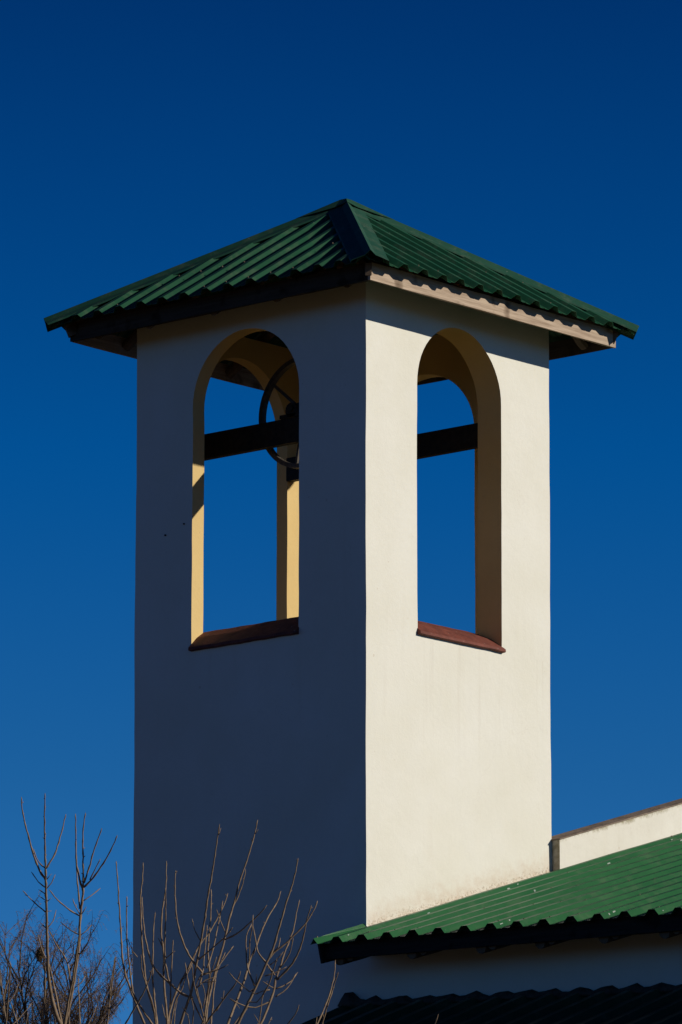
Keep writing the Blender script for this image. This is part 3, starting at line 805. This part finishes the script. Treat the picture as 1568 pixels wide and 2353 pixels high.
T2 = [[(661,256),(645,360),(625,500),(600,650),(578,760),(560,900),(540,1020),(520,1120),(495,1260),(465,1420),(430,1520),(385,1655)],
 [(927,226),(905,320),(870,450),(835,560),(800,660),(765,800),(735,890),(715,980),(690,1080),(660,1190),(630,1290),(600,1400),(570,1560),(560,1655)],
 [(540,1290),(500,1380),(520,1480),(548,1600),(556,1655)],
 [(14,758),(12,900),(15,1080),(35,1250),(55,1420),(110,1530),(195,1655)],
 [(-60,513),(-45,730),(-27,1020),(-20,1150),(0,1290),(40,1410),(75,1500),(140,1655)],
 [(128,523),(122,650),(110,760),(112,900),(120,1080),(140,1300),(170,1450),(215,1600),(225,1655)],
 [(290,513),(286,700),(262,850),(255,1020),(270,1150),(272,1300),(280,1450),(298,1655)],
 [(355,578),(350,700),(356,850),(375,980),(410,1090),(460,1190),(540,1290)],
 [(120,760),(130,950),(160,1130),(195,1240),(250,1310),(320,1370),(400,1440),(475,1468)],
 [(213,868),(200,1000),(196,1150),(195,1350),(210,1500),(225,1655)],
 [(284,700),(285,900),(278,1100),(280,1200),(300,1320),(320,1380)],
 [(337,1063),(330,1200),(322,1330),(318,1450),(308,1655)],[(930,292),(908,325)],[(670,283),(655,330)],[(884,352),(888,380)],
 [(841,568),(830,640),(790,760),(765,810)],[(601,710),(602,850),(590,1000),(580,1150),(590,1300),(575,1450),(556,1600)],
 [(718,737),(690,820),(640,920),(590,1010),(530,1085),(480,1180),(430,1280),(370,1400),(330,1500),(290,1655)],
 [(683,790),(670,870),(650,960),(625,1080),(600,1180),(570,1260)],[(468,915),(490,1000),(525,1065)],[(640,850),(665,930),(700,1010)],
 [(990,820),(940,880),(860,955),(780,1020),(695,1062)],[(758,1105),(700,1180),(650,1250),(600,1290),(545,1305)],
 [(752,975),(700,1040),(600,1130),(515,1200)],[(807,1280),(770,1370),(700,1460),(640,1540),(575,1630)],
 [(720,1235),(650,1270),(545,1300)],[(692,1415),(680,1480),(640,1560)],
 [(420,1220),(435,1320),(455,1420),(490,1520),(545,1630)],[(430,1290),(400,1400),(350,1500),(320,1655)],[(540,1370),(560,1450),(540,1540)],
 [(260,1510),(275,1580),(300,1655)],[(575,960),(560,1100),(548,1250),(520,1390)],[(640,1180),(600,1290),(585,1400),(560,1520)],
 [(700,1150),(640,1290),(620,1420),(612,1530),(600,1655)],[(470,1240),(480,1350),(500,1440),(530,1540)],[(112,1165),(118,1260),(150,1380),(200,1530),(215,1655)],
 [(350,1140),(280,1195)],[(640,1350),(540,1360)],[(640,1320),(560,1345),(500,1400)],[(190,1270),(150,1390),(80,1520),(0,1655)],[(400,1530),(440,1590),(450,1655)],
 [(465,1470),(480,1560),(470,1655)],[(800,1540),(770,1500),(730,1470)],[(232,1050),(260,1110),(272,1180)],[(500,1130),(470,1225),(420,1330)],[(370,1470),(350,1560),(345,1655)]]
T3 = [[(1208,493),(1190,590),(1160,700),(1120,820),(1090,930),(1060,1030),(1030,1130),(990,1220),(950,1310),(915,1390),(860,1500),(785,1655)],
 [(1218,783),(1195,880),(1180,970),(1150,1060),(1110,1160),(1080,1260),(1050,1340),(1035,1430),(1000,1530),(945,1655)],
 [(895,888),(893,960),(910,1060),(930,1150),(975,1210),(1045,1310)],[(885,950),(850,1030),(845,1130),(855,1260),(905,1385)],
 [(1088,723),(1060,800),(1000,900),(950,1010),(910,1120),(870,1210),(850,1290),(820,1380),(770,1510),(715,1655)],
 [(1343,790),(1310,870),(1250,960),(1180,1030),(1120,1090),(1040,1150),(995,1205)],[(1300,822),(1270,920),(1245,1040),(1210,1150),(1150,1250),(1060,1340)],
 [(1085,1048),(1070,1110),(1030,1150)],[(1175,1050),(1150,1150),(1110,1220),(1080,1260)],[(1205,1288),(1160,1350),(1090,1390),(1040,1405)],
 [(1192,1300),(1130,1400),(1050,1460)],[(723,1285),(760,1330),(830,1390),(870,1425),(905,1400)],[(920,1300),(912,1370)],[(965,1430),(950,1530),(935,1655)],
 [(745,1475),(780,1500),(860,1530),(910,1535),(1010,1495)],[(850,1490),(920,1498),(955,1460),(985,1400)],[(1128,1250),(1050,1290),(975,1315)],
 [(1105,1145),(1060,1200),(1010,1240)],[(1060,1190),(1030,1290),(1000,1380),(960,1450)],[(890,960),(870,1080),(868,1210)],[(870,1420),(905,1440),(960,1420),(1010,1410)],
 [(900,1580),(935,1640)],[(1025,1600),(1000,1655)],[(1215,1515),(1190,1580),(1130,1655)],[(960,1350),(1010,1385),(1040,1400)],[(865,1530),(800,1600),(760,1655)]]
T5 = [[(1468,1203),(1460,1310),(1430,1430),(1390,1540),(1340,1655)],[(1488,1288),(1450,1400),(1420,1490),(1375,1655)],
 [(1385,1580),(1380,1655)],[(1340,1600),(1330,1655)],[(1470,1330),(1440,1440),(1410,1530)],[(2186,1580),(2175,1620),(2160,1655)],[(1310,1610),(1345,1650)]]
bare_tree('tall bare sapling with two upright stems against the blue sky, left of the tower', 31.0, (158, 2440), [[za(p) for p in s] for s in T1], 3, grow=0.0075)
bare_tree('thin bare shoots standing between the two-stemmed sapling and the tower corner', 33.0, (248, 2480), [[za(p) for p in s] for s in T1b], 13)
bare_tree('low bare sapling cut by the left edge of the picture', 29.5, (10, 2460), [[za(p) for p in s] for s in T4], 5)
bare_tree('many-stemmed bare tree with long upright shoots in front of the shaded wall', 32.0, (430, 2500), [[zb(p) for p in s] for s in T2], 7)
bare_tree('bare tree with curved forking limbs in front of the wall, nearest the tower corner', 30.0, (500, 2520), [[zb(p) for p in s] for s in T3], 9, grow=0.0068)
bare_tree('lone pair of curved bare shoots reaching up to the end of the church eave', 31.5, (705, 2480), [[zb(p) for p in s] for s in T5], 15)

# ---------------------------------------------------------------- far tree with fine weeping twigs, and the nest in it
D1 = 112.0; s1 = D1/FL
rnd = random.Random(21)
def P1(px, py, d=0.0): return unp(px, py, D1+d)
ft_base = P1(150, 2600); ft_base.z = GZ
ft = thing('weeping_tree', 'distant brown tree with fine drooping twigs behind the saplings, left of the tower', 'tree', ft_base)
bm = bmesh.new(); bt = bmesh.new()
fk = P1(120, 2500)
def limb(p, d, length, r, lvl):
    """grow a limb in picture units turned to 3-D at the tree's own distance"""
    n = max(4, int(length/9)); pts = [p]; q = p.copy(); dd = d.normalized()
    for k in range(n):
        dd = (dd + Vector((rnd.uniform(-1, 1), rnd.uniform(-1, 1), rnd.uniform(-1, 1)))*(0.07 if lvl == 0 else 0.12) + Vector((0, 0, 0.01 if lvl > 0 else 0.02))).normalized()
        q = q + dd*(length/n*s1); pts.append(q.copy())
    rr = [r*s1*(1-0.75*k/n) for k in range(n+1)]
    tube(bm if lvl < 2 else bt, pts, rr, 5 if lvl < 2 else 3, cap=False)
    if lvl < 2:
        m = {0: 8, 1: 6}[lvl]
        for c in range(m):
            i = int(n*(0.3+0.7*(c+rnd.random())/m)); i = min(i, n)
            a = rnd.uniform(0, 2*math.pi); out = Vector((math.cos(a), math.sin(a), rnd.uniform(0.1, 0.9)))
            limb(pts[i], (dd*1.1+out*0.8), length*rnd.uniform(0.35, 0.6), r*0.45, lvl+1)
    if lvl >= 1:
        for c in range(4 if lvl == 1 else 7):
            i = rnd.randint(n//3, n); hang(pts[i])
def hang(p):
    L_ = rnd.uniform(12, 34)*s1; n = 5; a = rnd.uniform(0, 6.28); out = Vector((math.cos(a), math.sin(a), 0.5)); q = p.copy(); pts = [p]
    for k in range(n):
        out = (out + Vector((rnd.uniform(-.4, .4), rnd.uniform(-.4, .4), -0.55))).normalized(); q = q + out*(L_/n); pts.append(q.copy())
    tube(bt, pts, [0.34*s1, .32*s1, .3*s1, .26*s1, .22*s1, .15*s1], 3, cap=False)
    for k in range(5):                                  # small dry leaves / seed tassels
        c = pts[rnd.randint(2, n)] + Vector((rnd.uniform(-1, 1), rnd.uniform(-1, 1), rnd.uniform(-1, 1)))*2.5*s1
        u = Vector((rnd.uniform(-1, 1), rnd.uniform(-1, 1), rnd.uniform(-1.5, 0.2))).normalized(); v = u.orthogonal().normalized()
        l, w = rnd.uniform(1.5, 3.5)*s1, rnd.uniform(0.5, 0.9)*s1
        bt.faces.new([bt.verts.new(c+u*l), bt.verts.new(c+v*w), bt.verts.new(c-u*l), bt.verts.new(c-v*w)])
for a in range(14):
    ang = 2*math.pi*a/14 + rnd.uniform(-0.2, 0.2)
    tilt = rnd.uniform(0.35, 1.25)
    d = RT*math.cos(ang)*tilt + Vector((FW.x, FW.y, 0))*math.sin(ang)*tilt + Vector((0, 0, 1))
    limb(fk, d, rnd.uniform(260, 400)*(1-0.25*tilt), 5, 0)
tp = []
for k in range(13): u = k/12; tp.append(fk.lerp(ft_base, u)+noise.noise_vector(Vector((u*2, 4, 1)))*0.25*u)
tr = bmesh.new(); tube(tr, tp, [(9+22*k/12)*s1 for k in range(13)], 10)
mk('trunk', tr, M_bark2, ft, smooth=True); mk('limbs', bm, M_bark2, ft, smooth=True); mk('twigs', bt, M_twig, ft)

bm = bmesh.new(); c = P1(92, 2192, -0.6); rn = random.Random(4)
bmesh.ops.create_icosphere(bm, subdivisions=4, radius=1.0)
for v in bm.verts:
    n = v.co.normalized(); k = 1+0.22*noise.noise(n*2.2)+0.16*noise.noise(n*7)
    v.co = Vector((n.x*8.5, n.y*8.5, n.z*(14 if n.z > 0 else 19)*(1.0)))*k*s1 + c
for k in range(150):                                      # loose straws
    n = Vector((rn.gauss(0, 1), rn.gauss(0, 1), rn.gauss(0, 1))).normalized(); p = c + Vector((n.x*8, n.y*8, n.z*15))*s1
    t2 = n.orthogonal().normalized()*rn.uniform(3, 6)*s1 + n*rn.uniform(0, 3)*s1
    tube(bm, [p-t2, p+t2], 0.35*s1, 3)
nest = mk('bird_nest', bm, M_nest)
nest['label'] = 'small brown straw nest hanging in the distant tree, behind the left sapling stem'; nest['category'] = 'nest'
